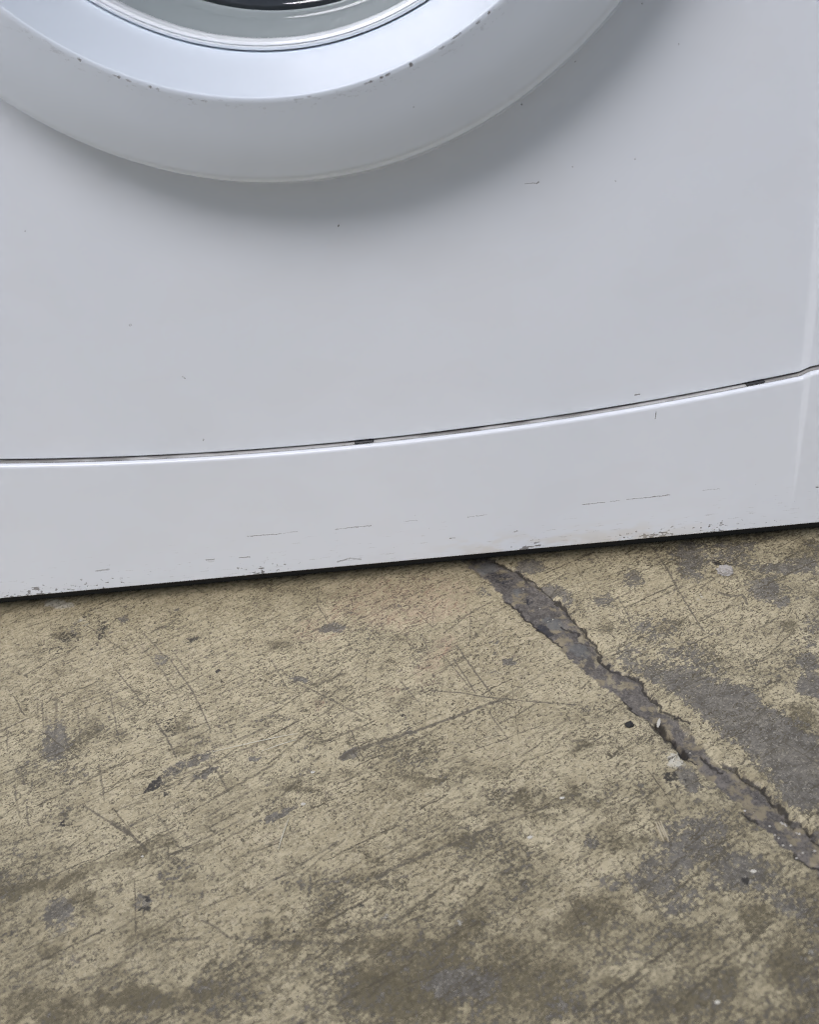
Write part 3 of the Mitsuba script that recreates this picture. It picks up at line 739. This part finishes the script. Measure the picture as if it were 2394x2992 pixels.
def front_sheet(low, high, amount, width, ybase, bottom, top, rows):
    """A pressed sheet: bottom and top are (y, z) profiles that start / end hidden behind the face."""
    lines = []
    x, yo = COLS[:, 0], COLS[:, 1]
    lo, hi = low(x), high(x)
    for y, dz in bottom:
        z = lo + dz
        lines.append(np.stack([x, ybase + yo + y + step_back(x, z, width(z), amount(z)), z], 1))
    for t in np.linspace(0, 1, rows)[1:-1]:
        z = lo + bottom[-1][1] + t * (hi + top[0][1] - lo - bottom[-1][1])
        lines.append(np.stack([x, ybase + yo + step_back(x, z, width(z), amount(z)), z], 1))
    for y, dz in top:
        z = hi + dz
        lines.append(np.stack([x, ybase + yo + y + step_back(x, z, width(z), amount(z)), z], 1))
    return grid(np.array(lines))


fold = fillet([(0.014, 0.0), (0.0, 0.0), (0.0, 0.004)], [0.0011], 6)
kick_amount = lambda z: 0.0024 * sstep(0.024, 0.115, z)
kick_width = lambda z: 0.0012 + 0.0026 * sstep(0.02, 0.12, z)
kick_top = fillet([(0.0, -0.006), (0.0, 0.0), (0.024, -0.0004)], [0.0026], 10)
kick = front_sheet(lambda x: 0 * x + FOOT, groove, kick_amount, kick_width, -0.0048, fold, kick_top, 60)
add(M + '__kick_plate', kick, 'mat_enamel', 40, label='scratched white kick plate along the bottom with scuffed lower edge')
pan_amount = lambda z: 0.0024 + 0.0010 * sstep(0.11, 0.30, z)
pan_width = lambda z: 0.0050 + 0.0030 * sstep(0.11, 0.30, z)
pan_top = fillet([(0.0, -0.004), (0.0, 0.0), (0.014, 0.0)], [0.0011], 6)
pan = front_sheet(lambda x: groove(x) + 0.0016, lambda x: 0 * x + 0.715, pan_amount, pan_width, 0.0, fold, pan_top, 130)
tri = pan.triangles_center
pan.update_faces(np.hypot(tri[:, 0], tri[:, 2] - ZC) > 0.178)
add(M + '__front_panel', pan, 'mat_enamel', 40)
# dark clips that show in the slit between the two sheets
for k, (x0, x1) in enumerate([(-0.0005, 0.0111), (0.2367, 0.2474)]):
    xm = (x0 + x1) / 2
    slope = 0.464 * xm
    b = box((x0, -0.0018, -0.0030), (x1, 0.012, 0.0014), 0.0003)
    v = b.vertices.copy()
    v[:, 2] += groove(xm) + slope * (v[:, 0] - xm)
    add(f'{M}__clip' + (f'_{k:03d}' if k else ''), trimesh.Trimesh(v, b.faces), 'mat_black_plastic', label=('black clip in the slit below the middle of the door', 'black clip in the slit near the right corner')[k])
# dirty ledge of the kick plate, seen through the slit
lx = np.linspace(-0.294, 0.294, 240)
led = np.stack([np.stack([lx, 0 * lx + y + step_back(lx, 0 * lx, 0.005, 0.0024), groove(lx) + 0.0003], 1) for y in (-0.0021, 0.001, 0.006, 0.012, 0.019)])
add(M + '__slit_ledge', grid(led), 'mat_ledge', False, label='dusty grey ledge inside the slit')

import manifold3d as m3
add(M + '__shade_strip', box((-0.3026, 0.0150, 0.0012), (0.3026, 0.060, 0.0230), 0.001), 'mat_rubber', label='added black strip standing in for the shade under the kick plate')  # added strip; its black stands in for shade in the gap
cab = m3.Manifold.cube([0.603, 0.545, 0.826], True).translate([0, 0.2945, 0.431]) - m3.Manifold.cube([0.599, 0.560, 0.818], True).translate([0, 0.285, 0.431])
add(M + '__cabinet', cab, 'mat_enamel')
add(M + '__top', box((-0.3052, -0.004, 0.8445), (0.3052, 0.572, 0.866), 0.004), 'mat_enamel')
add(M + '__fascia', box((-HALF, 0.0, 0.7185), (HALF, 0.021, 0.8435), 0.005), 'mat_enamel')
for k, (fx, fy) in enumerate([(-0.255, 0.09), (0.255, 0.09), (-0.255, 0.5), (0.255, 0.5)]):
    c = trimesh.creation.cylinder(radius=0.02, height=0.0225, sections=32)
    c.apply_translation([fx, fy, 0.01125 - 0.0008])
    add(f'{M}__foot' + (f'_{k:03d}' if k else ''), c, 'mat_rubber', 40)

# the door: ring, back flange, trim, glass bowl
ring = fillet([(0.1612, -0.006), (0.1607, 0.0072), (0.1748, 0.0516), (0.1768, 0.0514), (0.2000, 0.0420), (0.2172, 0.0325), (0.2212, 0.0180), (0.2214, 0.0098), (0.2150, 0.0098)],
              [0.003, 0.0012, 0.0012, 0.015, 0.0035, 0.003, 0.0006], 9)
add(M + '__door', lathe(ring, ZC), 'mat_ring', 35, label='round white door ring with chipped crest')
flange = fillet([(0.1680, 0.0010), (0.2215, 0.0010), (0.2244, 0.0030), (0.2244, 0.0080), (0.2120, 0.0080)], [0.001, 0.0012, 0.0012], 5)
add(M + '__door__flange', lathe(flange, ZC), 'mat_ring', 35)
gap_shade_ring = fillet([(0.1625, -0.006), (0.1600, -0.0055), (0.1579, 0.0045), (0.1579, -0.006)], [0.0005, 0.0005], 4)
add(M + '__door__gap_shade_ring', lathe(gap_shade_ring, ZC), 'mat_gap_shade', 40)  # added dark backing; its colour stands for the shade in the trim gaps
trim_profile = np.vstack([fillet([(0.1600, -0.003), (0.1600, 0.0080), (0.1583, 0.0094), (0.1580, 0.0070)], [0.0006, 0.0009], 5),
                          fillet([(0.1579, 0.0070), (0.1577, 0.0086), (0.1560, 0.0078), (0.1556, -0.0030)], [0.0004, 0.0007], 5)])
add(M + '__door__trim', lathe(trim_profile, ZC), 'mat_trim', 35, label='thin double trim ring around the door glass')
bowl = fillet([(0.1553, 0.0025), (0.1545, -0.0040), (0.1475, -0.0450), (0.1440, -0.0490), (0.1000, -0.0540), (0.0005, -0.0560)], [0.004, 0.006, 0.004, 0.02], 7)
add(M + '__door__glass', lathe(bowl, ZC), 'mat_glass', 40, label='clear glass bowl of the door with grey rubber behind it')
gasket = fillet([(0.1615, -0.0060), (0.1575, -0.0080), (0.1510, -0.0440), (0.1476, -0.0500), (0.1476, -0.0560), (0.1600, -0.0620), (0.2100, -0.0640)], [0.003, 0.006, 0.0015, 0.002, 0.006], 6)
add(M + '__gasket', lathe(gasket, ZC), 'mat_gasket', 40)
drum = fillet([(0.2100, -0.0750), (0.2350, -0.0780), (0.2380, -0.1000), (0.2380, -0.4200), (0.2250, -0.4500), (0.0005, -0.4550)], [0.006, 0.01, 0.02, 0.02], 5)
add(M + '__drum', lathe(drum, ZC, 160), 'mat_drum', 40)

# ------------------------------------------------------------------ small things lying on the floor
plain('mat_white_stone', (0.40, 0.375, 0.34), 0.75)
plain('mat_black_crumb', (0.02, 0.019, 0.018), 0.6)
plain('mat_wood', (0.46, 0.40, 0.28), 0.7)
plain('mat_pale', (0.56, 0.53, 0.45), 0.6)
plain('mat_fibre', (0.62, 0.58, 0.46), 0.6)
plain('mat_grit', (0.46, 0.43, 0.37), 0.4, specular=0.6)


def lump(x, y, size, seed, sub=4, rough=0.28, scale=2.6, sink=0.3):
    s = trimesh.creation.icosphere(subdivisions=sub)
    v = s.vertices
    k = 1 + rough * 2 * (meshkit.fbm(v * scale + seed * 3.1, 3, seed) - 0.5)
    v = v * k[:, None] * np.array(size) / 2
    t = rng.uniform(0, np.pi)
    c, n = math.cos(t), math.sin(t)
    if size[0] == size[1]:
        v[:, :2] = v[:, :2] @ np.array([[c, n], [-n, c]])
    v = v + [x, y, ground(x, y) + size[2] * (0.5 - sink)]
    return trimesh.Trimesh(v, s.faces, process=False)


peb = lump(0.2247, -0.0235, (0.0092, 0.0092, 0.0062), 3, 5, 0.45, 4.5, 0.34)
add('pebble', peb, 'mat_white_stone', True, label='knobbly off-white pebble on the stained floor in front of the right corner', category='pebble')
add('crumb', lump(0.1384, -0.1535, (0.0046, 0.0036, 0.0030), 5, 4, 0.5, 1.8, 0.2), 'mat_black_crumb', 30, label='small black crumb on the floor just left of the crack', category='crumb')


def strip(pts, width, thick, twist=0.0):
    """A thin bent sliver with a lens-like section, lying along pts."""
    pts = np.array(pts, float)
    t = np.gradient(pts, axis=0)
    t /= np.linalg.norm(t, axis=1, keepdims=True)
    side = np.cross(t, [0, 0, 1.0])
    n = 8
    lines = []
    for k in range(n + 1):
        a = 2 * np.pi * k / n
        w = width * np.sin(np.pi * np.linspace(0.12, 0.88, len(pts)))[:, None]
        lines.append(pts + side * w / 2 * math.cos(a) + np.array([0, 0, thick / 2]) * math.sin(a))
    L = np.array(lines)
    m = grid(L)
    caps = []
    for e in (0, len(pts) - 1):
        v = L[:-1, e]
        caps.append(trimesh.Trimesh(np.vstack([v, v.mean(0)]), [[i, (i + 1) % n, n] for i in range(n)], process=False))
    return trimesh.util.concatenate([m] + caps)


def lay(xy, lift, n=14, arch=0.0):
    xy = np.array(xy, float)
    s = np.linspace(0, 1, len(xy))
    u = np.linspace(0, 1, n)
    x, y = (np.interp(u, s, xy[:, i]) if len(xy) < 3 else np.polyval(np.polyfit(s, xy[:, i], 2), u) for i in (0, 1))
    z = np.array([max(ground(p, q) for p, q in zip(x, y))] * n) if n < 8 else np.array([ground(p, q) for p, q in zip(x, y)])
    return np.stack([x, y, z + lift + arch * np.sin(np.pi * u)], 1)


chip = []
for k, (dx, w, l) in enumerate([(-0.0012, 0.0012, 0.0115), (0.0, 0.0011, 0.0095), (0.0011, 0.0012, 0.0125)]):
    q = rng.uniform(-0.0006, 0.0006)
    chip.append(strip(lay([(0.1397 + dx - 0.0006, -0.2249 + l / 2 + q), (0.1397 + dx + 0.0006, -0.2249 - l / 2 + q)], 0.0008, 6), w, 0.0009))
add('wood_chip', trimesh.util.concatenate(chip), 'mat_wood', True, label='pale splintered wood chip lying left of the crack', category='wood chip')
add('flake', strip(lay([(0.1528, -0.1560), (0.1552, -0.1498)], 0.0009, 7), 0.0019, 0.0008), 'mat_pale', True, label='white pointed flake lying in the crack at its open slit', category='flake')
for k, (xy, w, lab) in enumerate([
        ([(-.0407, -.1984), (-.0430, -.2096), (-.0441, -.2181)], .0006, 'thin pale hair curving towards the viewer on the floor'),
        ([(-.0880, -.1467), (-.0700, -.1432), (-.0560, -.1400), (-.0414, -.1385)], .0005, 'long thin pale fibre lying crosswise on the scratched floor'),
        ([(-.0600, -.1495), (-.0504, -.1458), (-.0414, -.1432)], .0005, 'shorter pale fibre in front of the long crosswise one')]):
    add('fibre' + (f'_{k:03d}' if k else ''), strip(lay(xy, 0.0005), w, 0.0005), 'mat_fibre', True, label=lab, category='fibre')
for k, (x, y, s, lab) in enumerate([
        (-.0341, -.1895, .0024, 'tiny white chip beside a grey scratch on the open floor'), (-.0308, -.168, .0022, 'tiny pale chip behind the white one on the open floor'),
        (-.1118, -.2151, .0014, 'white speck at the end of the dark diagonal gouge'), (.1424, -.3113, .0022, 'pale chip at the very front of the floor'),
        (.1746, -.251, .0026, 'pale chip on the worn floor left of the crack at right'), (.0776, -.2222, .0026, 'pale sliver on the floor left of the wood chip'), (.0960, -.1995, .0024, 'pale sliver behind and left of the wood chip')]):
    add('paint_chip' + (f'_{k:03d}' if k else ''), lump(x, y, (s, s * 0.7, 0.0009), 20 + k, 3, 0.5, 1.6, 0.15), 'mat_pale', True, label=lab, category='chip')
GRIT = [(.1809, -.2163, 1.9), (.1895, -.2265, 1.7), (.1961, -.2245, 1.9), (.1971, -.225, 1.5), (.2019, -.2308, 2.0), (.2010, -.2300, 1.4), (.1902, -.2319, 1.3), (.1913, -.2339, 1.5), (.1922, -.2375, 1.8),
        (.1957, -.2375, 1.7), (.2045, -.2429, 2.0), (.1958, -.2449, 2.1), (.1991, -.2434, 1.7), (.165, -.1753, 1.6), (.1957, -.2237, 1.4), (.1973, -.2262, 1.6), (.1040, -.0430, 1.4), (.1075, -.0560, 1.3), (.1105, -.0560, 1.5), (.0960, -.0220, 1.3)]
for k, (x, y, s) in enumerate(GRIT):
    s *= 0.00068
    add('grit_grain' + (f'_{k:03d}' if k else ''), lump(x, y, (s, s * 0.85, s * 0.75), 40 + k, 2, 0.4, 1.7, 0.12), 'mat_grit', 30,
        label='tiny pale grain of grit lying in the crumbling crack of the floor', category='grit', group='grains of grit in the crack')
